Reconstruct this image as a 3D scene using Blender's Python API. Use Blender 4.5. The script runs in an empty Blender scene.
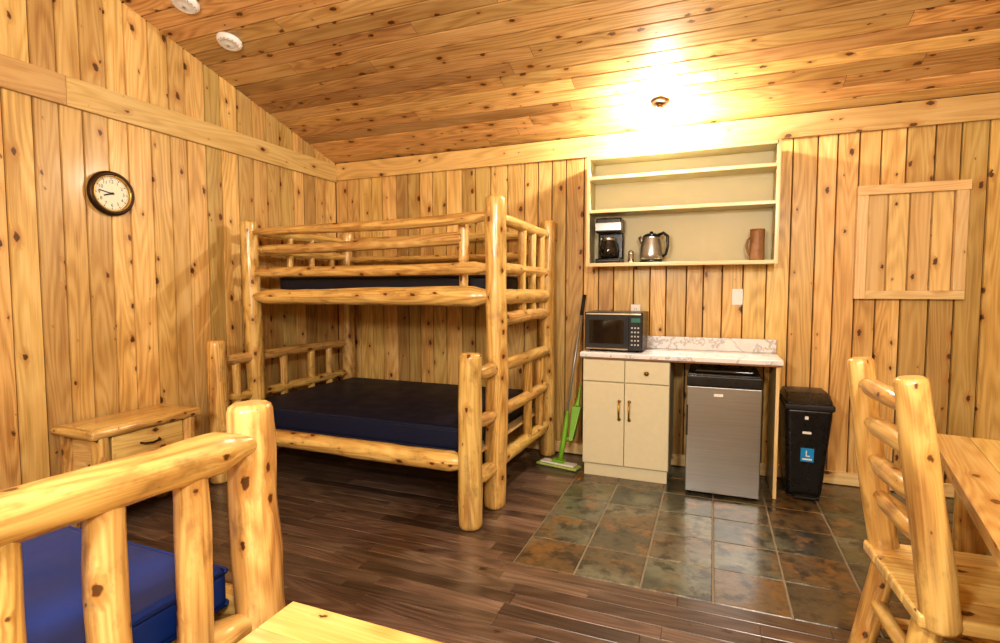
import bpy, math, random
from mathutils import Vector, Matrix, noise
random.seed(11)
R=random.random
sc=bpy.context.scene
sc.view_settings.view_transform='Standard'
for lk in ('Medium High Contrast','None'):
    try: sc.view_settings.look=lk; break
    except Exception: pass
D=4.23; XL=-3.40; XR=2.7; YN=-2.4; ZB=2.56; SL=0.28; YRIDGE=-0.1
def ceilz(y): return ZB+SL*(D-y) if y>YRIDGE else ZB+SL*(D-YRIDGE)-SL*(YRIDGE-y)

# ------------------------------------------------------------ node helper
class G:
    def __init__(s,name,rough=.5,metal=0,coat=0,coatr=.15,spec=.5):
        s.mat=bpy.data.materials.new(name); s.mat.use_nodes=True
        s.nt=s.mat.node_tree; s.b=s.nt.nodes['Principled BSDF']
        s.b.inputs['Roughness'].default_value=rough
        s.b.inputs['Metallic'].default_value=metal
        s.b.inputs['Coat Weight'].default_value=coat
        s.b.inputs['Coat Roughness'].default_value=coatr
        s.b.inputs['Specular IOR Level'].default_value=spec
    def set(s,sock,v):
        if isinstance(v,bpy.types.NodeSocket): s.nt.links.new(v,sock)
        else:
            if isinstance(v,(tuple,list)) and len(v)==3 and sock.type=='RGBA': v=(*v,1)
            sock.default_value=v
    def node(s,t,**p):
        n=s.nt.nodes.new(t)
        for k,v in p.items(): setattr(n,k,v)
        return n
    def math(s,op,a,b=0.0,clamp=False):
        n=s.node('ShaderNodeMath',operation=op,use_clamp=clamp); s.set(n.inputs[0],a); s.set(n.inputs[1],b); return n.outputs[0]
    def mr(s,v,a,b,c=0.0,d=1.0):
        n=s.node('ShaderNodeMapRange'); 
        for i,x in enumerate((v,a,b,c,d)): s.set(n.inputs[i],x)
        return n.outputs[0]
    def comb(s,x,y,z=0.0):
        n=s.node('ShaderNodeCombineXYZ'); s.set(n.inputs[0],x); s.set(n.inputs[1],y); s.set(n.inputs[2],z); return n.outputs[0]
    def sep(s,v):
        n=s.node('ShaderNodeSeparateXYZ'); s.set(n.inputs[0],v); return n.outputs
    def noise(s,v,scale=1.0,detail=2.0,rough=.5):
        n=s.node('ShaderNodeTexNoise'); s.set(n.inputs['Vector'],v); n.inputs['Scale'].default_value=scale
        n.inputs['Detail'].default_value=detail; n.inputs['Roughness'].default_value=rough; return n.outputs[0]
    def ramp(s,f,stops):
        n=s.node('ShaderNodeValToRGB'); s.set(n.inputs[0],f); e=n.color_ramp.elements
        while len(e)<len(stops): e.new(.5)
        for i,(p,c) in enumerate(stops): e[i].position=p; e[i].color=(*c,1)
        return n.outputs[0]
    def mix(s,f,a,b,mode='MIX'):
        n=s.node('ShaderNodeMix',data_type='RGBA',blend_type=mode); s.set(n.inputs[0],f); s.set(n.inputs[6],a); s.set(n.inputs[7],b); return n.outputs[2]
    def uv(s):
        n=s.node('ShaderNodeUVMap'); n.uv_map='UVMap'; return s.sep(n.outputs[0])
    def rnd(s):
        n=s.node('ShaderNodeAttribute'); n.attribute_name='rnd'; return n.outputs['Fac']
    def obj(s): return s.node('ShaderNodeTexCoord').outputs['Object']
    def col(s,c): s.set(s.b.inputs['Base Color'],c); return s
    def bump(s,h,strength=.2,dist=.01):
        n=s.node('ShaderNodeBump'); n.inputs['Strength'].default_value=strength; n.inputs['Distance'].default_value=dist
        s.set(n.inputs['Height'],h); s.nt.links.new(n.outputs[0],s.b.inputs['Normal']); return s

def plain(name,c,rough=.5,metal=0,coat=0,nz=.12,sc_=30,spec=.5):
    g=G(name,rough,metal,coat,spec=spec)
    f=g.noise(g.obj(),sc_,3)
    g.col(g.mix(f,tuple(x*(1-nz) for x in c),tuple(min(1,x*(1+nz)) for x in c)))
    g.set(g.b.inputs['Roughness'],g.mr(f,.3,.7,max(.02,rough-.05),rough+.05))
    return g.mat

def wood(name,light,mid,dark,knot=(.075,.028,.008),rough=.42,coat=.2,ku=8.5,kv=5.,kthr=.46,tint=.3,ksize=.13,mott=0.0,bumpy=.3,halocol=(.42,.18,.04),streak=.35,hue=.006,sat=.94):
    g=G(name,rough,0,coat,.18)
    u,v,_=g.uv(); r=g.rnd()
    dn=g.noise(g.comb(g.math('MULTIPLY',u,60),g.math('MULTIPLY',v,60),0.),1,1)
    dn=g.math('MULTIPLY',g.math('SUBTRACT',dn,.5),.14)
    vn=g.node('ShaderNodeTexVoronoi',voronoi_dimensions='2D'); vn.inputs['Scale'].default_value=1
    g.set(vn.inputs['Vector'],g.comb(g.math('ADD',g.math('MULTIPLY',u,ku),dn),g.math('ADD',g.math('MULTIPLY',v,kv),dn)))
    d=vn.outputs['Distance']; cc=g.sep(vn.outputs['Color'])
    size=g.mr(cc[0],kthr,1.,0.,ksize)
    k=g.mr(g.math('SUBTRACT',size,d),-.01,.03)
    on=g.math('GREATER_THAN',size,.012)
    k=g.math('MULTIPLY',k,on)
    halo=g.math('MULTIPLY',g.mr(g.math('SUBTRACT',g.math('MULTIPLY',size,3.2),d),0.,.25),on)
    wob=g.noise(g.comb(g.math('MULTIPLY',u,5),g.math('MULTIPLY',v,1.6),g.math('MULTIPLY',r,37)),1,2)
    u2=g.math('ADD',u,g.math('ADD',g.math('MULTIPLY',wob,.03),g.math('MULTIPLY',halo,.012)))
    rg=g.noise(g.comb(g.math('MULTIPLY',u2,7),g.math('MULTIPLY',v,.7),g.math('MULTIPLY',r,91)),1,1)
    rings=g.mr(g.math('SINE',g.math('MULTIPLY',rg,85)),-1.,1.)
    fine=g.noise(g.comb(g.math('MULTIPLY',u2,150),g.math('MULTIPLY',v,4),g.math('MULTIPLY',r,13)),1,3)
    broad=g.noise(g.comb(g.math('MULTIPLY',u,7),g.math('MULTIPLY',v,1.1),g.math('MULTIPLY',r,17)),1,3)
    f=g.math('ADD',g.math('ADD',g.math('MULTIPLY',broad,.52),g.math('MULTIPLY',rings,.14)),g.math('MULTIPLY',fine,.34))
    c=g.ramp(f,[(.32,light),(.50,mid),(.70,dark)])
    st=g.noise(g.comb(g.math('MULTIPLY',u2,26),g.math('MULTIPLY',v,1.3),g.math('MULTIPLY',r,71)),1,2)
    c=g.mix(g.mr(st,.56,.75,0.,streak),c,tuple(x*.7 for x in dark))
    if mott>0:
        m=g.noise(g.comb(g.math('MULTIPLY',u,14),g.math('MULTIPLY',v,6),g.math('MULTIPLY',r,57)),1,4,.65)
        c=g.mix(g.mr(m,.52,.72,0.,mott),c,tuple(x*.5 for x in dark))
    hs=g.node('ShaderNodeHueSaturation'); g.set(hs.inputs['Value'],g.mr(r,0.,1.,1-tint,1+tint*.45)); g.set(hs.inputs['Hue'],g.mr(g.math('FRACT',g.math('MULTIPLY',r,7.31)),0.,1.,.493+hue,.508+hue))
    hs.inputs['Saturation'].default_value=sat
    g.set(hs.inputs['Color'],c); c=hs.outputs[0]
    c=g.mix(g.math('MULTIPLY',halo,.55),c,halocol)
    c=g.mix(g.math('MULTIPLY',k,.92),c,knot)
    g.col(c)
    g.bump(fine,bumpy,.002)
    return g.mat

M={}
M['wall']=wood('knotty_pine_wall',(.80,.545,.215),(.69,.415,.125),(.46,.235,.055),tint=.34)
M['ceil']=wood('knotty_pine_ceiling',(.82,.53,.23),(.70,.40,.135),(.40,.19,.055),kthr=.33,tint=.36,coat=.35,rough=.38,ksize=.14,hue=.002)
M['trim']=wood('pine_trim',(.80,.55,.23),(.72,.44,.155),(.54,.30,.08),kthr=.38)
M['pale']=wood('pale_lumber',(.86,.67,.37),(.81,.58,.28),(.68,.43,.17),kthr=.7,tint=.1,streak=.15,hue=.002)
M['log']=wood('varnished_log',(.82,.56,.20),(.69,.41,.115),(.38,.165,.035),rough=.33,coat=.5,ku=11,kv=7,kthr=.42,ksize=.16,tint=.12,mott=.65,bumpy=.45,streak=.6)
M['table']=wood('varnished_pine_board',(.86,.62,.25),(.78,.50,.16),(.58,.31,.075),rough=.25,coat=.6,kthr=.6,tint=.12)
M['floor']=wood('dark_hardwood_floor',(.24,.17,.125),(.145,.095,.067),(.06,.036,.025),knot=(.03,.015,.01),rough=.30,coat=.3,kthr=.85,tint=.6,halocol=(.10,.055,.03),streak=.7,hue=0,sat=.95)
g=G('log_end_grain',.4,0,.3); u,v,_=g.uv()
rr=g.math('SQRT',g.math('ADD',g.math('MULTIPLY',u,u),g.math('MULTIPLY',v,v)))
w=g.mr(g.math('SINE',g.math('MULTIPLY',rr,900)),-1.,1.)
g.col(g.mix(g.math('MULTIPLY',w,.5),(.78,.53,.22),(.5,.27,.08))); M['end']=g.mat
# slate
g=G('slate_tile',.28,0,.25); r=g.rnd(); u,v,_=g.uv()
p=g.comb(u,v,g.math('MULTIPLY',r,40))
n1=g.noise(p,6,5,.65); n2=g.noise(p,2.6,3); n3=g.noise(p,30,4); n4=g.noise(p,11,4,.6)
base=g.ramp(r,[(0.,(.085,.105,.070)),(.25,(.16,.13,.06)),(.5,(.065,.08,.065)),(.75,(.16,.105,.05)),(1.,(.14,.155,.12))])
c=g.mix(g.mr(n1,.52,.63,0.,.8),base,(.25,.14,.05))
c=g.mix(g.mr(n2,.50,.62,0.,.7),c,(.20,.215,.155))
c=g.mix(g.mr(n4,.50,.62,0.,.85),c,(.035,.034,.028))
c=g.mix(g.mr(n3,.45,.75,0.,.5),c,(.035,.033,.028))
g.col(c); g.bump(n1,.6,.01); M['slate']=g.mat
M['grout']=plain('grout',(.27,.24,.18),.9)
g=G('marble_laminate',.25,0,.2); o=g.obj(); n1=g.noise(o,3.5,6,.65); n2=g.noise(o,9,4)
vn=g.math('ABSOLUTE',g.math('SUBTRACT',n1,.5))
c=g.mix(g.mr(vn,0.,.022,.7,0.),(.84,.84,.86),(.33,.33,.35))
c=g.mix(g.mr(n2,.5,.75,0.,.3),c,(.5,.5,.53)); g.col(c); M['marble']=g.mat
M['cream']=plain('cream_cabinet_paint',(.71,.67,.48),.45,nz=.05)
M['olive']=plain('cream_shelf_paint',(.60,.54,.34),.5,nz=.06,sc_=6)
M['drywall']=plain('dark_backing',(.05,.022,.008),.9)
M['black']=plain('black_plastic',(.012,.012,.013),.3)
M['blackm']=plain('black_matte',(.02,.02,.022),.6)
g=G('brushed_steel',.3,.9); o=g.sep(g.obj()); f=g.noise(g.comb(g.math('MULTIPLY',o[0],4),g.math('MULTIPLY',o[1],4),g.math('MULTIPLY',o[2],300)),1,2)
g.col(g.mix(f,(.30,.31,.315),(.46,.47,.475))); M['steel']=g.mat
M['chrome']=plain('bright_steel',(.68,.70,.72),.18,1)
M['brass']=plain('brass',(.5,.33,.10),.3,1)
M['bronze']=plain('dark_bronze',(.06,.035,.02),.4,.8)
M['white']=plain('white_plastic',(.84,.84,.84),.4,nz=.03)
M['clockface']=plain('clock_face_cream',(.82,.80,.64),.5,nz=.04)
M['green']=plain('green_plastic',(.22,.50,.04),.4)
M['greenpad']=plain('mop_fibre',(.42,.55,.18),.9,sc_=120,nz=.4)
M['grey']=plain('grey_metal',(.45,.45,.45),.35,.6)
M['blue']=plain('blue_vinyl',(.005,.036,.21),.45,nz=.1,sc_=8)
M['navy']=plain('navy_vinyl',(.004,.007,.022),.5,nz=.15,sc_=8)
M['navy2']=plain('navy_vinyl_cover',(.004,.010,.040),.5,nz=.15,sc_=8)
M['sticker']=plain('blue_sticker',(.02,.30,.70),.4)
M['brown']=plain('carved_brown_wood',(.26,.13,.06),.5,nz=.3)
g=G('dark_glass',.05); g.col((.015,.012,.01)); M['glass']=g.mat
g=G('bulb_glow'); g.col((1,.9,.7)); g.b.inputs['Emission Color'].default_value=(1,.93,.80,1); g.b.inputs['Emission Strength'].default_value=2100; M['bulb']=g.mat
g=G('green_led'); g.col((.02,.05,.04)); g.b.inputs['Emission Color'].default_value=(.1,.9,.5,1); g.b.inputs['Emission Strength'].default_value=.12; M['led']=g.mat

# ------------------------------------------------------------ mesh builder
class MB:
    def __init__(s): s.v=[];s.f=[];s.uv=[];s.r=[];s.m=[];s.sm=[];s.mats=[]
    def mi(s,k):
        if k not in s.mats: s.mats.append(k)
        return s.mats.index(k)
    def face(s,idx,uvs,mat,r=.5,sm=False):
        s.f.append(idx); s.uv+=uvs; s.m.append(s.mi(mat)); s.r.append(r); s.sm.append(sm)
    def box(s,lo,hi,mat,grain=2,T=None,r=None,off=True):
        r=R() if r is None else r; o=(R()*50,R()*50) if off else (0,0)
        b=len(s.v); P=[Vector((x,y,z)) for x in (lo[0],hi[0]) for y in (lo[1],hi[1]) for z in (lo[2],hi[2])]
        s.v+=[(T@p if T else p) for p in P]
        for ax,q in ((0,(0,1,3,2)),(0,(4,6,7,5)),(1,(0,4,5,1)),(1,(2,3,7,6)),(2,(0,2,6,4)),(2,(1,5,7,3))):
            oth=[a for a in range(3) if a!=ax]
            if grain in oth: va=grain; ua=[a for a in oth if a!=grain][0]
            else: ua,va=oth
            s.face([b+i for i in q],[(P[i][ua]+o[0],P[i][va]+o[1]) for i in q],mat,r)
    def plank(s,O,A,L,N,w,l0,l1,mat,c=.006,g=.013,gap=.002,start=0,r=None):
        r=R() if r is None else r; ou,ov=R()*90,R()*90; b=len(s.v)
        prof=((gap,-g),(c,0),(w-c,0),(w-gap,-g))
        for e in (0,1):
            for a,n in prof:
                l=start if e==0 else l0+(l1-l0)*a/w
                s.v.append(O+A*a+L*l+N*n)
        flip=A.cross(L).dot(N)<0
        for i in range(3):
            q=[b+i,b+i+1,b+i+5,b+i+4]
            U=[(prof[j][0]+ou,ll+ov) for j,ll in ((i,start),(i+1,start),(i+1,l0),(i,l0))]
            if flip: q=q[::-1]; U=U[::-1]
            s.face(q,U,mat,r)
    def slab(s,lo,hi,mat,c=.003,grain=0):
        r=R(); ou,ov=R()*90,R()*90; b=len(s.v); z=hi[2]
        for (a,zz) in ((0,z-c*1.3),(c,z)):
            for x,y in ((lo[0]+a,lo[1]+a),(hi[0]-a,lo[1]+a),(hi[0]-a,hi[1]-a),(lo[0]+a,hi[1]-a)): s.v.append(Vector((x,y,zz)))
        def U(i):
            p=s.v[i]; return (p.y+ou,p.x+ov) if grain==0 else (p.x+ou,p.y+ov)
        for q in [[b+4,b+5,b+6,b+7]]+[[b+i,b+(i+1)%4,b+4+(i+1)%4,b+4+i] for i in range(4)]:
            s.face(q,[U(i) for i in q],mat,r)
    def log(s,p0,p1,r0,r1=None,mat='log',seg=20,bump=.09,bend=.006,ten=0,endmat='end',rnd=None):
        p0=Vector(p0);p1=Vector(p1); r1=r0 if r1 is None else r1
        ax=p1-p0; L=ax.length; ax.normalize()
        ref=Vector((0,0,1)) if abs(ax.z)<.9 else Vector((1,0,0))
        a=ax.cross(ref).normalized(); bb=ax.cross(a)
        n=max(8,int(L/.04)); ch=min(.35*min(r0,r1),L*.1)
        ts=[0,ch*.3,ch]+[ch+(L-2*ch)*i/n for i in range(1,n)]+[L-ch,L-ch*.3,L]
        ms=[.76,.93,1]+[1]*(n-1)+[1,.93,.76]
        sd=R()*100; rnd=R() if rnd is None else rnd; ou,ov=R()*90,R()*90; ph=R()*6.28; ph2=R()*6.28
        b=len(s.v)
        for t,m in zip(ts,ms):
            q=t/L; cen=p0+ax*t+(a*math.cos(ph)+bb*math.sin(ph))*bend*math.sin(math.pi*q)*L+(a*math.cos(ph2)+bb*math.sin(ph2))*bend*.4*math.sin(2*math.pi*q)*L
            rad=(r0+(r1-r0)*q)*m
            if ten:
                for dd in (t,L-t):
                    x=min(1,max(0,(dd-ten)/.09)); rad*=.62+.38*x*x*(3-2*x)
            for i in range(seg):
                th=2*math.pi*i/seg; cx,sy=math.cos(th),math.sin(th)
                k=1+bump*noise.noise(Vector((cx*1.5,sy*1.5,t*6+sd)))+bump*.8*noise.noise(Vector((cx*.7+9,sy*.7,t*2.2+sd)))
                s.v.append(cen+(a*cx+bb*sy)*rad*k)
        rows=len(ts); rm=(r0+r1)/2
        for j in range(rows-1):
            for i in range(seg):
                i2=(i+1)%seg
                s.face([b+j*seg+i,b+(j+1)*seg+i,b+(j+1)*seg+i2,b+j*seg+i2],
                  [(i/seg*6.28*rm+ou,ts[j]+ov),(i/seg*6.28*rm+ou,ts[j+1]+ov),((i+1)/seg*6.28*rm+ou,ts[j+1]+ov),((i+1)/seg*6.28*rm+ou,ts[j]+ov)],mat,rnd,True)
        for row,rv in ((0,False),(rows-1,True)):
            idx=[b+row*seg+i for i in range(seg)]
            uvs=[(.72*rm*math.cos(6.283*i/seg),.72*rm*math.sin(6.283*i/seg)) for i in range(seg)]
            if rv: idx=idx[::-1]; uvs=uvs[::-1]
            s.face(idx,uvs,endmat,rnd)
    def lathe(s,prof,mat,T=None,seg=32,sm=True,cap=True):
        b=len(s.v); T=T or Matrix()
        for r_,z in prof:
            for i in range(seg):
                th=2*math.pi*i/seg; s.v.append(T@Vector((r_*math.cos(th),r_*math.sin(th),z)))
        for j in range(len(prof)-1):
            for i in range(seg):
                i2=(i+1)%seg
                s.face([b+j*seg+i,b+j*seg+i2,b+(j+1)*seg+i2,b+(j+1)*seg+i],[(i/seg,j)]*4,mat,.5,sm)
        if cap:
            if prof[0][0]>1e-5: s.face([b+i for i in range(seg)][::-1],[(0,0)]*seg,mat)
            if prof[-1][0]>1e-5: s.face([b+(len(prof)-1)*seg+i for i in range(seg)],[(0,0)]*seg,mat)
    def tube(s,pts,rad,mat,seg=10):
        pts=[Vector(p) for p in pts]; b=len(s.v); n=len(pts); up=None
        for j,p in enumerate(pts):
            t=(pts[min(j+1,n-1)]-pts[max(j-1,0)]).normalized()
            if up is None: up=t.orthogonal().normalized()
            up=(up-t*up.dot(t)).normalized(); si=t.cross(up)
            rr=rad[j] if isinstance(rad,(list,tuple)) else rad
            for i in range(seg):
                th=2*math.pi*i/seg; s.v.append(p+(up*math.cos(th)+si*math.sin(th))*rr)
        for j in range(n-1):
            for i in range(seg):
                i2=(i+1)%seg; s.face([b+j*seg+i,b+j*seg+i2,b+(j+1)*seg+i2,b+(j+1)*seg+i],[(0,0)]*4,mat,.5,True)
        s.face([b+i for i in range(seg)][::-1],[(0,0)]*seg,mat); s.face([b+(n-1)*seg+i for i in range(seg)],[(0,0)]*seg,mat)
    def taper(s,c0,s0,c1,s1,mat):
        b=len(s.v)
        for c,z_ in ((c0,s0),(c1,s1)):
            for dx,dy in ((-1,-1),(1,-1),(1,1),(-1,1)): s.v.append(Vector((c[0]+dx*z_[0]/2,c[1]+dy*z_[1]/2,c[2])))
        for q in ((3,2,1,0),(4,5,6,7),(0,1,5,4),(1,2,6,5),(2,3,7,6),(3,0,4,7)): s.face([b+i for i in q],[(0,0)]*4,mat)
    def build(s,name,parent=None,bev=0,seg=2,origin=None):
        me=bpy.data.meshes.new(name)
        o=Vector(origin) if origin else Vector((0,0,0))
        me.from_pydata([tuple(Vector(p)-o) for p in s.v],[],s.f)
        for k in s.mats: me.materials.append(M[k])
        me.polygons.foreach_set('material_index',s.m)
        ul=me.uv_layers.new(name='UVMap'); ul.data.foreach_set('uv',[c for p in s.uv for c in p])
        at=me.attributes.new('rnd','FLOAT','FACE'); at.data.foreach_set('value',s.r)
        me.polygons.foreach_set('use_smooth',[True]*len(s.f) if bev else s.sm)
        me.update()
        ob=bpy.data.objects.new(name,me); sc.collection.objects.link(ob); ob.location=o
        if parent: ob.parent=parent
        if bev:
            m=ob.modifiers.new('Bevel','BEVEL'); m.width=bev; m.segments=seg; m.limit_method='ANGLE'; m.angle_limit=.6
            m=ob.modifiers.new('WN','WEIGHTED_NORMAL'); m.keep_sharp=False
        return ob
def empty(name,loc=(0,0,0),rz=0):
    e=bpy.data.objects.new(name,None); e.empty_display_size=.1; sc.collection.objects.link(e); e.location=loc; e.rotation_euler=(0,0,rz); return e
X=Vector((1,0,0));Y=Vector((0,1,0));Z=Vector((0,0,1))

# ------------------------------------------------------------ room
PW=.135; BK=.014
mb=MB(); x=XL
while x<XR-.001:
    w=min(PW*(.85+.3*R()),XR-x); mb.plank(Vector((x,D,0)),X,Z,-Y,w,ZB,ZB,'wall'); x+=w
mb.box((XL-.1,D+BK,-.02),(XR+.1,D+.1,ZB+.05),'drywall'); mb.build('wall_back')
for nm,xx,nn in (('wall_left',XL,X),('wall_right',XR,-X)):
    mb=MB(); y=D
    while y>YN+.001:
        w=min(PW*(.85+.3*R()),y-YN); mb.plank(Vector((xx,y,0)),-Y,Z,nn,w,ceilz(y),ceilz(y-w),'wall'); y-=w
    b=len(mb.v)
    x0,x1=(xx-.1,xx-BK) if nn.x>0 else (xx+BK,xx+.1)
    for xq in (x0,x1):
        for yy,zz in ((YN,0),(D,0),(D,ZB),(YRIDGE,ceilz(YRIDGE)),(YN,ceilz(YN))): mb.v.append(Vector((xq,yy,zz)))
    mb.face([b+i for i in range(5)],[(0,0)]*5,'drywall'); mb.face([b+5+i for i in range(5)][::-1],[(0,0)]*5,'drywall')
    mb.build(nm)
mb=MB(); x=XL
while x<XR-.001:
    w=min(PW,XR-x); mb.plank(Vector((x,YN,0)),X,Z,Y,w,ceilz(YN),ceilz(YN),'wall'); x+=w
mb.box((XL-.1,YN-.1,-.02),(XR+.1,YN-BK,ceilz(YN)),'drywall'); mb.build('wall_front')
# ceiling
mb=MB(); CL=math.sqrt(1+SL*SL)
for s_,y0,y1 in ((-1,D,YRIDGE),(1,YN,YRIDGE)):
    A=Vector((0,s_/CL,SL/CL)); tot=abs(y1-y0)*CL; a=0
    Nn=Vector((0,s_*SL/CL,-1/CL))
    z0=ceilz(y0)
    while a<tot-.001:
        w=min(.12,tot-a); st=XL; O=Vector((0,y0,z0))+A*a; l=R()*2+.6
        while st<XR:
            en=min(XR,st+l); mb.plank(O,A,X,Nn,w,en-.002,en-.002,'ceil',start=st); st=en; l=1.6+R()*2.2
        a+=w
b=len(mb.v)
for dz in (.018,.1):
    for y in (YN,YRIDGE,D):
        for x in (XL-.1,XR+.1): mb.v.append(Vector((x,y,ceilz(y)+dz)))
for q in ((0,1,3,2),(2,3,5,4),(6,8,9,7),(8,10,11,9)): mb.face([b+i for i in q],[(0,0)]*4,'drywall')
mb.build('ceiling')
def trim(name,lo,hi,grain,mat='trim',bev=.004):
    mb=MB(); mb.box(lo,hi,mat,grain); return mb.build(name,bev=bev)
mb=MB(); mb.box((XL+.026,D-.026,2.395),(-.1,D,2.553),'trim',0); mb.box((-.098,D-.026,2.395),(XR,D,2.553),'trim',0); mb.build('trim_1',bev=.004)
mb=MB(); mb.box((XL,1.92,2.38),(XL+.026,D,2.545),'trim',1,r=.4); mb.box((XL,YN,2.38),(XL+.026,1.918,2.545),'trim',1,r=.15); mb.build('trim_2',bev=.004)
trim('baseboard_back',(XL+.02,D-.016,.006),(XR,D,.095),0,'pale')
trim('baseboard_left',(XL,YN,.006),(XL+.016,D-.02,.095),1)
# floor
TX0,TY0,TS=-.895,2.40,.308
mb=MB(); w=.083; y=D
while y>YN:
    y0=max(YN,y-w); 
    xend=XR if y<=TY0+.001 else TX0
    if y>TY0 and y0<TY0: y0=TY0
    x=XL-R()*.8
    while x<xend:
        l=.35+R()*.9; a=max(x,XL); b_=min(x+l,xend)
        if b_-a>.01: mb.slab((a,y0,0),(b_,y,0),'floor',c=.0018)
        x+=l
    y=y0
x=TX0
while x<XR:
    y=TY0
    while y<D-.01:
        mb.slab((x+.004,y+.004,0),(min(XR,x+TS-.004),min(D,y+TS-.004),.001),'slate',c=.003,grain=1); y+=TS
    x+=TS
mb.box((XL-.1,YN-.1,-.1),(XR+.1,D+.1,-.003),'grout'); mb.build('floor')

# ------------------------------------------------------------ bunk bed
e=empty('log_bunk_bed',(-2.2,3.4,0)); 
def part(name,fn,parent,bev=0,seg=2):
    mb=MB(); fn(mb); ob=mb.build(name,None,bev,seg); ob.parent=parent; ob.matrix_parent_inverse=Matrix.Translation(-Vector(parent.location)); return ob
X0,X1,YF,YT,YB=-3.2,-1.235,2.68,3.0,4.13
def f(mb):
    mb.log((X0+.04,YT,0),(X0-.02,YT,1.86),.070,.060)
    mb.log((X1,YT,0),(X1,YT,1.915),.070,.064)
    mb.log((X0,YB,0),(X0,YB,1.88),.064,.058); mb.log((X1,YB,0),(X1,YB,1.90),.064,.058)
    mb.log((X0,YF,0),(X0,YF,1.0),.068,.064); mb.log((X1-.015,YF,0),(X1-.015,YF,.995),.071,.066)
part('posts',f,e)
def f(mb):
    mb.log((X0,YT,1.775),(X1,YT,1.80),.030,.038,ten=.05); mb.log((X0,YT,1.48),(X1,YT,1.49),.034,.038,ten=.05)
    mb.log((X0,YT,1.30),(X1,YT,1.31),.050,.066,ten=.05)
    mb.log((X0,YF,.37),(X1,YF,.37),.053,.062,ten=.05)
    for z,r_ in ((1.80,.036),(1.63,.034),(1.305,.055),(.37,.055)): mb.log((X0,YB,z),(X1,YB,z),r_,ten=.05)
    mb.log((X0+.02,3.115,1.655),(-1.50,3.115,1.685),.034,.042)
    mb.log((-1.50,3.115,1.53),(-1.50,3.115,1.80),.036,.034)
    mb.log((-1.50,3.115,1.24),(-1.50,3.115,1.56),.03)
part('side_rails',f,e)
def f(mb):
    for z,r_ in ((1.79,.035),(1.655,.035),(1.49,.035),(1.305,.05)): mb.log((X0,YT,z),(X0,YB,z),r_,ten=.05)
    for z,r_ in ((.85,.038),(.58,.036),(.27,.045)): mb.log((X0,YF,z),(X0,YB,z),r_,ten=.05)
    for z,r_ in ((1.785,.036),(1.49,.036),(1.305,.05),(1.165,.044)): mb.log((X1,YT,z),(X1,YB,z),r_,ten=.05)
    for z,r_ in ((.87,.042),(.59,.04),(.26,.046)): mb.log((X1,YF,z),(X1,YB,z),r_,ten=.05)
part('end_rails',f,e)
def f(mb):
    for y in (3.4,3.65,3.9): mb.log((X0,y,1.3),(X0,y,1.79),.026)
    for y in (3.5,3.72,3.93): mb.log((X1,y,1.16),(X1,y,1.79),.03)
    for y in (2.84,3.3,3.62,3.85): mb.log((X0,y,.27),(X0,y,.85),.032)
    for y in (3.62,3.9): mb.log((X1,y,.26),(X1,y,.87),.034)
part('spindles',f,e)
def f(mb):
    for i in range(12):
        x=-3.06+i*.155
        mb.box((x,3.03,1.285),(x+.09,4.10,1.305),'pale',1); mb.box((x,2.72,.375),(x+.09,4.10,.395),'pale',1)
part('slats',f,e,.002)
def piped(lo,hi,mat):
    e=empty('mattress',((lo[0]+hi[0])/2,(lo[1]+hi[1])/2,lo[2]))
    part('body',lambda mb:mb.box(lo,hi,mat),e,.03,5)
    def f(mb):
        for z in (lo[2]+.012,hi[2]-.012):
            q=.02; p=[]
            for cx,cy,a0 in ((hi[0]-q,hi[1]-q,0),(lo[0]+q,hi[1]-q,90),(lo[0]+q,lo[1]+q,180),(hi[0]-q,lo[1]+q,270)):
                for k in range(5):
                    a=math.radians(a0+k*22.5); p.append((cx+q*math.cos(a)*.95,cy+q*math.sin(a)*.95,z))
            p.append(p[0]); mb.tube(p,.006,mat,8)
    part('piping',f,e); return e
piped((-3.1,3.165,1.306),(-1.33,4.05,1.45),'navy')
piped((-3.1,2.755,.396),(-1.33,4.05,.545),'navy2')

# ------------------------------------------------------------ foreground log bed
e=empty('log_bed',(-2.2,.65,0)); XA,XB,YA,YC=-1.27,-3.2,1.19,.08
def f(mb):
    for x in (XA,XB):
        mb.log((x+.02*(x==XA),YA,0),(x-.022*(x==XA),YA,1.01),.076,.064,seg=32); mb.log((x,YC,0),(x,YC,1.01),.07,seg=24)
part('posts',f,e)
def f(mb):
    for x in (XA,XB):
        mb.log((x,YA,.895),(x,YC,.925),.058,.052,ten=.05,seg=32); mb.log((x,YA,.36),(x,YC,.36),.05,ten=.05,seg=24)
    for y in (YA,YC): mb.log((XB,y,.36),(XA,y,.36),.055,ten=.05)
part('rails',f,e)
def f(mb):
    for x in (XA,XB):
        for y in (.97,.76,.555,.35): mb.log((x,y,.34),(x,y,.91),.045,.041,seg=24)
part('spindles',f,e)
def f(mb):
    for i in range(11):
        x=-3.06+i*.155; mb.box((x,.10,.375),(x+.09,1.15,.395),'brown',1)
part('slats',f,e,.002)
piped((-3.12,.15,.396),(-1.335,1.14,.52),'blue')

# ------------------------------------------------------------ coffee table
e=empty('coffee_table',(-.75,.8,0))
def f(mb):
    for i in range(5): mb.box((-1.10,.50+i*.13,.42),(-.46,.50+i*.13+.1285,.46),'table',0)
part('top',f,e,.004)
def f(mb):
    for x in (-1.04,-.52):
        for y in (.56,1.08): mb.log((x,y,0),(x,y,.42),.035)
    for y in (.56,1.08): mb.log((-1.04,y,.15),(-.52,y,.15),.022)
part('legs',f,e)

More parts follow.
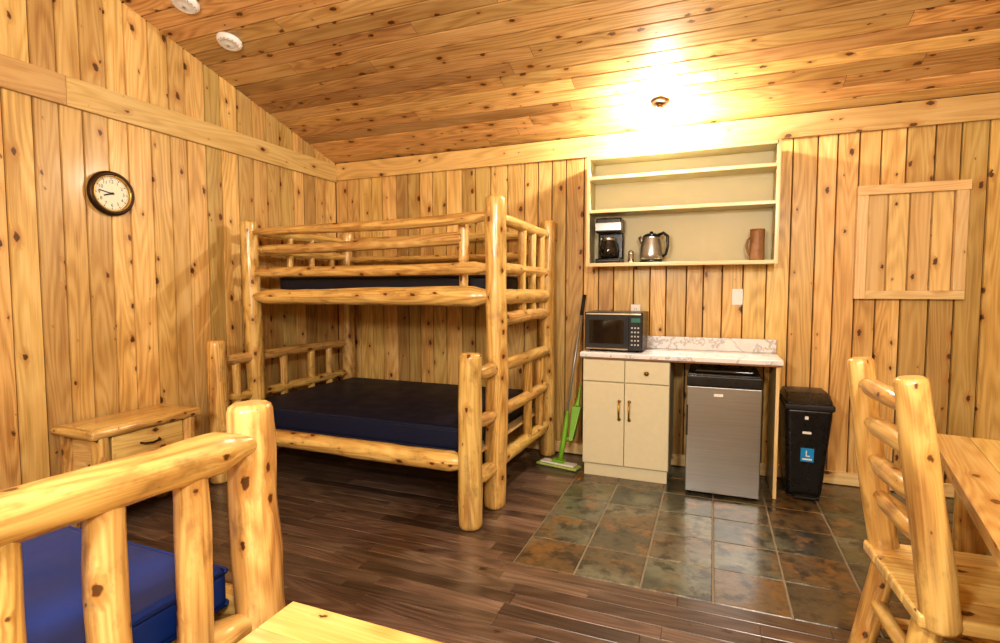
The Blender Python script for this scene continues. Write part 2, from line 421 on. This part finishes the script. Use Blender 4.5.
# ------------------------------------------------------------ nightstand
e=empty('log_nightstand',(-3.2,2.07,0))
def f(mb):
    mb.box((-3.36,1.80,.565),(-3.22,2.36,.60),'table',1); mb.box((-3.218,1.80,.565),(-3.06,2.36,.60),'table',1)
    mb.log((-3.04,1.76,.578),(-3.04,2.40,.578),.030); mb.log((-3.37,1.78,.575),(-3.02,1.78,.575),.026); mb.log((-3.37,2.38,.575),(-3.02,2.38,.575),.026)
part('top',f,e,.0)
def f(mb):
    for x in (-3.33,-3.06):
        for y in (1.82,2.34): mb.log((x,y,0),(x,y,.57),.042,.038)
part('legs',f,e)
def f(mb):
    mb.box((-3.33,1.83,.10),(-3.315,2.33,.56),'trim',1); 
    for y in (1.82,2.335): mb.box((-3.33,y,.12),(-3.06,y+.014,.56),'trim',0)
    mb.box((-3.33,1.84,.12),(-3.07,2.33,.135),'trim',1); mb.box((-3.33,1.84,.36),(-3.065,2.33,.375),'trim',1)
part('body',f,e,.002)
part('drawer',lambda mb:mb.box((-3.10,1.875,.385),(-3.045,2.295,.545),'table',1),e,.006)
def f(mb):
    mb.tube([(-3.045,2.03,.47),(-3.02,2.04,.468),(-3.015,2.085,.462),(-3.02,2.13,.468),(-3.045,2.14,.47)],.006,'bronze')
part('handle',f,e)

# ------------------------------------------------------------ kitchenette
CX0,CX1,CF=-.87,.415,3.76
e=empty('kitchen_counter',(-.2,4.0,0))
def f(mb):
    mb.box((CX0-.01,CF-.02,.872),(CX1+.01,4.205,.905),'marble'); mb.box((CX0-.01,4.185,.905),(CX1+.01,4.206,1.0),'marble')
part('countertop',f,e,.005,3)
part('edge_strip',lambda mb:mb.box((CX0,CF-.014,.862),(CX1,CF+.01,.8715),'brown'),e)
part('carcass',lambda mb:mb.box((CX0+.01,CF+.022,.09),(-.26,4.2,.862),'cream'),e,.002)
part('toe_kick',lambda mb:mb.box((CX0+.02,CF+.03,0.002),(-.27,4.2,.09),'cream'),e)
cm=(-.865-.26)/2
def f(mb):
    for a,b_ in ((CX0+.012,cm-.002),(cm+.002,-.262)):
        mb.box((a,CF,.70),(b_,CF+.02,.855),'cream'); mb.box((a,CF,.10),(b_,CF+.02,.694),'cream')
part('doors',f,e,.004,3)
def f(mb):
    for x in (cm-.035,cm+.035):
        mb.tube([(x,CF,.56),(x,CF-.025,.555),(x,CF-.028,.50),(x,CF-.025,.445),(x,CF,.44)],.006,'brass')
        for z in (.565,.435): mb.lathe([(.010,0),(.012,.004),(.0,.005)],'brass',Matrix.Translation((x,CF,z))@Matrix.Rotation(math.pi/2,4,'X'),12)
    mb.lathe([(.006,0),(.006,.012),(.016,.018),(.016,.024),(0,.028)],'brass',Matrix.Translation((cm+.15,CF,.775))@Matrix.Rotation(math.pi/2,4,'X'),16)
part('handles',f,e)
def f(mb):
    mb.box((CX1-.03,CF+.01,0.002),(CX1-.008,4.2,.862),'pale',2)
part('end_panel',f,e,.002)
# fridge
e=empty('mini_fridge',(.075,3.9,0))
def f(mb): mb.box((-.145,3.70,.02),(.30,4.16,.80),'black')
part('body',f,e,.008,3)
def f(mb): mb.box((-.145,3.655,.025),(.30,3.697,.725),'steel')
part('door',f,e,.006,3)
part('door_cap',lambda mb:mb.box((-.145,3.655,.727),(.30,3.70,.795),'black'),e,.008,3)
def f(mb):
    mb.box((.02,3.653,.665),(.075,3.656,.682),'white'); mb.box((-.145,3.648,.40),(-.135,3.657,.60),'blackm')
    for x in (-.12,.27):
        for y in (3.72,4.1): mb.lathe([(.018,0),(.018,.022)],'black',Matrix.Translation((x,y,0)),12)
part('badge_and_feet',f,e)
part('top_wrap',lambda mb:mb.box((-.10,3.74,.801),(.26,4.12,.825),'glass'),e,.01,3)
# trash can
e=empty('trash_can',(.58,3.99,0))
part('bin',lambda mb:mb.taper((.575,4.00,.012),(.20,.28),(.585,3.99,.60),(.27,.36),'black'),e,.03,4)
part('rim',lambda mb:mb.taper((.585,3.99,.585),(.28,.37),(.585,3.99,.625),(.285,.375),'blackm'),e,.012,3)
part('lid',lambda mb:mb.taper((.585,3.99,.625),(.275,.365),(.585,4.03,.685),(.25,.24),'black'),e,.018,4)
def f(mb): mb.box((.51,3.81,.012),(.64,3.88,.028),'blackm'); mb.box((.48,3.87,0.002),(.67,4.13,.014),'blackm')
part('pedal',f,e,.005)
T=Matrix.Translation((.58,3.836,.30))@Matrix.Rotation(math.radians(4.8),4,'X')
def f(mb):
    mb.box((-.035,-.004,-.05),(.04,.010,.04),'sticker',T=T)
    mb.box((-.025,-.006,-.038),(.03,-.004,-.028),'white',T=T); mb.box((-.006,-.006,-.015),(.0,-.004,.025),'white',T=T); mb.box((.0,-.006,-.015),(.018,-.004,-.008),'white',T=T)
    mb.box((-.03,-.006,.135),(.02,.01,.15),'white',T=T); mb.box((-.02,-.007,.23),(.0,.01,.25),'white',T=T)
part('stickers',f,e)
# microwave
e=empty('microwave',(-.65,3.98,.906))
mx0,mx1,mf=-.865,-.455,3.83
part('case',lambda mb:mb.box((mx0,mf+.02,.917),(mx1,4.16,1.19),'black'),e,.006,3)
part('front',lambda mb:mb.box((mx0,mf,.917),(mx1,mf+.019,1.19),'blackm'),e,.006,3)
def f(mb):
    mb.box((mx0+.01,mf-.006,.922),(mx1-.10,mf-.0005,.932),'chrome'); mb.box((mx0+.01,mf-.006,1.173),(mx1-.01,mf-.0005,1.183),'chrome')
    mb.box((mx0+.035,mf-.004,.965),(mx1-.13,mf-.0005,1.135),'glass')
    mb.box((mx1-.105,mf-.018,.94),(mx1-.094,mf-.0005,1.16),'blackm')
    mb.box((mx1-.078,mf-.003,1.12),(mx1-.015,mf-.0005,1.15),'led')
    for i in range(5):
        for j in range(3): mb.box((mx1-.078+j*.022,mf-.003,.955+i*.03),(mx1-.066+j*.022,mf-.0005,.966+i*.03),'grey')
    for x in (mx0+.04,mx1-.04):
        for y in (mf+.05,4.12): mb.lathe([(.012,.9055),(.012,.918)],'blackm',Matrix.Translation((x,y,0)),10)
part('controls',f,e,.0)
# wall shelf
e=empty('wall_shelf_unit',(-.25,4.1,1.54)); sx0,sx1,sf=-.893,.395,3.985
def f(mb):
    mb.box((sx0+.018,4.195,1.53),(sx1-.018,4.204,2.335),'olive')
    mb.box((sx0,sf+.012,1.53),(sx0+.018,4.204,2.335),'olive'); mb.box((sx1-.018,sf+.012,1.53),(sx1,4.204,2.335),'olive')
    mb.box((sx0+.018,sf+.012,2.317),(sx1-.018,4.195,2.335),'olive')
    for z in (1.53,1.925,2.17): mb.box((sx0+.018,sf+.012,z),(sx1-.018,4.195,z+.018),'olive')
part('carcass',f,e,.001)
def f(mb):
    for z,h in ((1.525,.026),(1.922,.023),(2.167,.023)): mb.box((sx0+.02,sf,z),(sx1-.02,sf+.012,z+h),'pale',0)
    mb.box((sx0-.004,sf,1.525),(sx0+.02,sf+.012,2.34),'pale',2); mb.box((sx1-.02,sf,1.525),(sx1+.004,sf+.012,2.34),'pale',2)
    mb.box((sx0+.02,sf,2.315),(sx1-.02,sf+.012,2.34),'pale',0)
part('face_frame',f,e,.002)
ZS=1.5505
e=empty('coffee_maker',(-.735,4.09,ZS)); cx,cy=-.735,4.08
def f(mb):
    mb.box((cx-.095,cy-.09,ZS),(cx+.095,cy+.10,ZS+.035),'black'); mb.box((cx-.095,cy+.03,ZS+.035),(cx+.095,cy+.10,ZS+.24),'black')
    mb.box((cx-.095,cy-.085,ZS+.225),(cx+.095,cy+.10,ZS+.335),'black')
part('housing',f,e,.012,3)
part('steel_band',lambda mb:mb.box((cx-.097,cy-.088,ZS+.24),(cx+.097,cy-.02,ZS+.30),'steel'),e,.004)
def f(mb):
    mb.lathe([(.055,.0),(.068,.02),(.072,.06),(.062,.11),(.045,.14),(.045,.155),(0,.16)],'glass',Matrix.Translation((cx-.005,cy-.025,ZS+.037)),28)
    mb.lathe([(.047,.13),(.05,.135),(.05,.15),(.047,.155)],'chrome',Matrix.Translation((cx-.005,cy-.025,ZS+.037)),28,cap=False)
    mb.tube([(cx-.03,cy-.07,ZS+.18),(cx-.045,cy-.12,ZS+.175),(cx-.05,cy-.125,ZS+.12),(cx-.035,cy-.085,ZS+.08)],.009,'black')
part('carafe',f,e)
e=empty('electric_kettle',(-.43,4.08,ZS)); T=Matrix.Translation((-.43,4.08,ZS))
part('body',lambda mb:mb.lathe([(.075,.018),(.082,.03),(.084,.06),(.078,.12),(.066,.175),(.062,.19)],'steel',T),e)
part('base',lambda mb:mb.lathe([(.082,0),(.084,.012),(.075,.018)],'black',T),e)
part('lid',lambda mb:mb.lathe([(.063,.188),(.060,.2),(.035,.213),(.012,.216),(.012,.228),(0,.23)],'black',T),e)
part('handle',lambda mb:mb.tube([T@Vector(p) for p in ((.045,0,.2),(.085,-.01,.215),(.115,-.015,.19),(.118,-.015,.12),(.105,-.01,.06),(.08,0,.045))],[.012,.012,.012,.011,.010,.010],'black'),e)
part('spout',lambda mb:mb.tube([T@Vector(p) for p in ((-.05,0,.14),(-.072,0,.172),(-.088,0,.19))],[.026,.018,.012],'steel'),e)
mb=MB(); mb.lathe([(.016,0),(.02,.01),(.018,.06),(.02,.065),(.018,.085),(.006,.095),(0,.096)],'chrome',Matrix.Translation((-.575,4.07,ZS)),18); mb.build('salt_shaker')
e=empty('carved_wooden_mug',(.275,4.07,ZS)); T=Matrix.Translation((.275,4.07,ZS))
part('cup',lambda mb:mb.lathe([(.045,0),(.048,.015),(.046,.08),(.045,.13),(.047,.19),(.048,.215),(.040,.215),(.036,.13),(.0,.03)],'brown',T),e)
part('handle',lambda mb:mb.tube([T@Vector(p) for p in ((-.04,0,.16),(-.060,0,.145),(-.066,0,.10),(-.056,0,.055),(-.042,0,.04))],.007,'brown'),e)

# wall panel
e=empty('framed_wood_panel',(1.17,4.2,1.66)); a0,a1,b0,b1=.875,1.465,1.29,2.035
def f(mb):
    q=.062
    mb.box((a0,D-.055,b0),(a0+q,D-.001,b1-q),'pale',2); mb.box((a1-q,D-.055,b0+q*.9),(a1,D-.001,b1-q),'pale',2)
    mb.box((a0,D-.058,b1-q),(a1+.008,D-.001,b1),'pale',0); mb.box((a0+q,D-.055,b0),(a1,D-.001,b0+q*.9),'pale',0)
part('frame',f,e,.003)
M['panel']=wood('pale_panel_board',(.86,.63,.31),(.79,.53,.22),(.62,.37,.13),kthr=.7,tint=.12,streak=.2)
def f(mb):
    x=a0+.06
    while x<a1-.07:
        w=min(.118,a1-.06-x); mb.plank(Vector((x,D-.018,b0+.05)),X,Z,-Y,w,b1-b0-.1,b1-b0-.1,'panel'); x+=w
part('panel_boards',f,e)
def plate(name,x,z,kind):
    e=empty(name,(x,D-.01,z))
    part('plate',lambda mb:mb.box((x-.036,D-.010,z-.058),(x+.036,D-.001,z+.058),'white'),e,.003)
    def f(mb):
        if kind: mb.box((x-.006,D-.022,z-.014),(x+.006,D-.009,z+.014),'white')
        else:
            for dz in (-.022,.022):
                mb.box((x-.016,D-.013,z+dz-.016),(x+.016,D-.009,z+dz+.016),'white')
                for dx in (-.006,.006): mb.box((x+dx-.0012,D-.0135,z+dz-.004),(x+dx+.0012,D-.0125,z+dz+.007),'blackm')
    part('insert',f,e,.001)
plate('light_switch',.166,1.30,True); plate('wall_outlet',-.555,1.18,False)

# mop
e=empty('flat_mop',(-1.08,3.9,0))
T=Matrix.Translation((-1.07,3.88,.0))@Matrix.Rotation(math.radians(-12),4,'Z')
part('pad',lambda mb:mb.box((-.17,-.055,.003),(.17,.055,.022),'greenpad',T=T),e,.008)
def f(mb): mb.box((-.14,-.04,.022),(.14,.04,.036),'white',T=T); mb.box((-.05,-.03,.036),(.05,.03,.055),'green',T=T)
part('frame',f,e,.006)
def f(mb):
    mb.tube([(-1.06,3.885,.05),(-1.045,3.92,.17),(-1.03,3.94,.3),(-1.025,3.96,.42)],[.016,.022,.02,.012],'green')
    mb.tube([(-1.028,3.955,.4),(-.955,4.19,1.28)],.010,'grey'); mb.tube([(-.965,4.155,1.15),(-.952,4.195,1.31)],.014,'blackm')
part('pole',f,e)
def f(mb):
    mb.taper((-.985,3.95,.20),(.03,.10),(-.96,4.01,.45),(.07,.05),'green')
    mb.tube([(-.96,4.01,.45),(-.95,4.03,.52),(-.943,4.05,.60)],[.022,.012,.010],'green')
    mb.tube([(-.985,3.95,.22),(-1.03,3.93,.20)],.01,'green')
part('scraper_clip',f,e,.006)

# clock
e=empty('wall_clock',(XL,2.14,1.93)); TC=Matrix.Translation((XL+.002,2.14,1.93))@Matrix(((0,0,1,0),(1,0,0,0),(0,1,0,0),(0,0,0,1)))
part('rim',lambda mb:mb.lathe([(.128,0),(.134,.012),(.130,.03),(.120,.038),(.108,.034),(.104,.016)],'bronze',TC,48,cap=False),e)
part('inner_ring',lambda mb:mb.lathe([(.108,.034),(.105,.036),(.100,.030),(.100,.016)],'brass',TC,48,cap=False),e)
part('face',lambda mb:mb.lathe([(.107,.008),(.107,.018)],'clockface',TC,48),e)
def f(mb):
    for i in range(60):
        a=i*math.pi/30; l=.006 if i%5 else .012
        mb.box((-.0008 if i%5 else -.002,.096-l,.018),(.0008 if i%5 else .002,.096,.0188),'blackm',T=TC@Matrix.Rotation(a,4,'Z'))
    mb.box((-.003,-.015,.020),(.003,.075,.0215),'blackm',T=TC@Matrix.Rotation(math.radians(80),4,'Z'))
    mb.box((-.004,-.012,.022),(.004,.05,.0235),'blackm',T=TC@Matrix.Rotation(math.radians(110),4,'Z'))
    mb.lathe([(.007,.018),(.007,.026)],'blackm',TC,12)
part('hands_and_ticks',f,e)
for h in range(1,13):
    cu=bpy.data.curves.new('numeral_%d'%h,'FONT'); cu.body=str(h); cu.size=.028; cu.align_x='CENTER'; cu.align_y='CENTER'; cu.materials.append(M['blackm'])
    o=bpy.data.objects.new('numeral_%d'%h,cu); sc.collection.objects.link(o); a=math.radians(90-30*h)
    o.matrix_world=TC@Matrix.Translation((.070*math.cos(a),.070*math.sin(a),.0185)); o.parent=e; o.matrix_parent_inverse=Matrix.Translation(-Vector(e.location))

def onceil(x,y): 
    al=math.atan(SL); return Matrix.Translation((x,y,ceilz(y)-.002))@Matrix.Rotation(-al,4,'X')@Matrix.Rotation(math.pi,4,'X')
for x,y in ((-2.99,2.68),(-2.98,2.36)):
    T=onceil(x,y); e=empty('smoke_detector',T.translation)
    part('housing',lambda mb:mb.lathe([(.078,0),(.08,.012),(.07,.03),(.055,.038),(.05,.034),(.03,.04),(0,.042)],'white',T,36),e)
    def f(mb):
        for i in range(16): mb.box((.054,-.003,.033),(.066,.003,.0355),'grey',T=T@Matrix.Rotation(i*math.pi/8,4,'Z'))
        mb.lathe([(.01,.04),(.01,.044),(0,.045)],'grey',T,12)
    part('vents',f,e)
# ceiling lamp
lx,ly=-.37,3.90; T=onceil(lx,ly); e=empty('ceiling_light',T.translation)
part('canopy',lambda mb:mb.lathe([(.058,0),(.062,.008),(.045,.02),(.022,.028),(.022,.05),(.03,.055),(.030,.062),(.018,.064)],'bronze',T,32),e)
part('bulb',lambda mb:mb.lathe([(.012,.064),(.02,.075),(.030,.092),(.032,.108),(.026,.126),(.014,.136),(0,.139)],'bulb',T,24),e)
def f(mb):
    for i in range(4):
        TT=T@Matrix.Rotation(i*math.pi/2+.4,4,'Z'); mb.tube([TT@Vector(p) for p in ((.03,0,.058),(.05,0,.075),(.052,0,.10),(.045,0,.12))],.0035,'bronze',8)
part('bulb_cage',f,e)

# ------------------------------------------------------------ dining table
e=empty('dining_table',(.845,2.68,0),math.radians(-11))
def lp(name,fn,par,bev=0,seg=2):
    mb=MB(); fn(mb); return mb.build(name,par,bev,seg)
def f(mb):
    x=0
    while x<.94: mb.box((x,-1.7,.715),(x+.1265,0,.76),'table',1); x+=.128
lp('top',f,e,.005,3)
def f(mb):
    mb.box((.09,-1.6,.62),(.115,-.10,.714),'table',1); mb.box((.78,-1.6,.62),(.805,-.10,.714),'table',1)
    mb.box((.09,-.12,.62),(.80,-.095,.714),'table',0); mb.box((.09,-1.62,.62),(.80,-1.595,.714),'table',0)
lp('apron',f,e,.003)
def f(mb):
    for x in (.12,.78):
        for y in (-.13,-1.57): mb.log((x,y,0),(x,y,.714),.055,.05)
    for y in (-.13,-1.57): mb.log((.12,y,.2),(.78,y,.2),.035)
    mb.log((.45,-.13,.2),(.45,-1.57,.2),.035)
lp('legs',f,e)
# ------------------------------------------------------------ dining chair
e=empty('dining_chair',(.555,1.95,0),math.radians(3))
def f(mb):
    for s_,zt in ((-1,1.115),(1,1.115)):
        mb.log((.03,s_*.215,.43),(-.068,s_*.215,zt),.045,.040,seg=28)
lp('back_posts',f,e)
def f(mb):
    for z,r_ in ((1.03,.030),(.90,.032),(.775,.031),(.65,.031)):
        x=.03-.098*(z-.43)/.68; mb.log((x,-.215,z),(x,.215,z),r_,ten=.03,bend=.012)
lp('back_rungs',f,e)
def f(mb):
    for i in range(4): mb.box((-.03,-.235+i*.118,.43),(.43,-.235+i*.118+.1165,.47),'table',0)
lp('seat',f,e,.01,3)
def f(mb):
    for s_ in (-1,1):
        mb.log((.02,s_*.17,.43),(-.05,s_*.205,0),.04,.038); mb.log((.37,s_*.17,.43),(.41,s_*.2,0),.04,.038)
        mb.log((-.02,s_*.19,.2),(.39,s_*.19,.2),.022)
    mb.log((.0,-.19,.28),(.0,.19,.28),.022); mb.log((.385,-.18,.28),(.385,.18,.28),.022)
lp('legs',f,e)

# ------------------------------------------------------------ lights
def lamp(name,loc,power,rad,col=(1,.97,.91)):
    l=bpy.data.lights.new(name,'POINT'); l.energy=power; l.shadow_soft_size=rad; l.color=col
    o=bpy.data.objects.new(name,l); sc.collection.objects.link(o); o.location=loc; return o
lamp('camera_side_fill',(-.9,-.8,2.0),190,.16); lamp('camera_side_fill',(.5,-.3,2.35),185,.16)  # added fill lights behind the camera, no fixtures; brighten room and bunk recess
w=bpy.data.worlds.new('World'); sc.world=w; w.use_nodes=True; w.node_tree.nodes['Background'].inputs[0].default_value=(.5,.45,.4,1); w.node_tree.nodes['Background'].inputs[1].default_value=.3
cd=bpy.data.cameras.new('camera'); cd.lens=19.12; cd.sensor_width=36; cd.clip_start=.02
co=bpy.data.objects.new('camera',cd); sc.collection.objects.link(co); co.location=(0,0,1.35)
co.rotation_euler=(math.radians(90-3.4),0,math.radians(21.82)); sc.camera=co
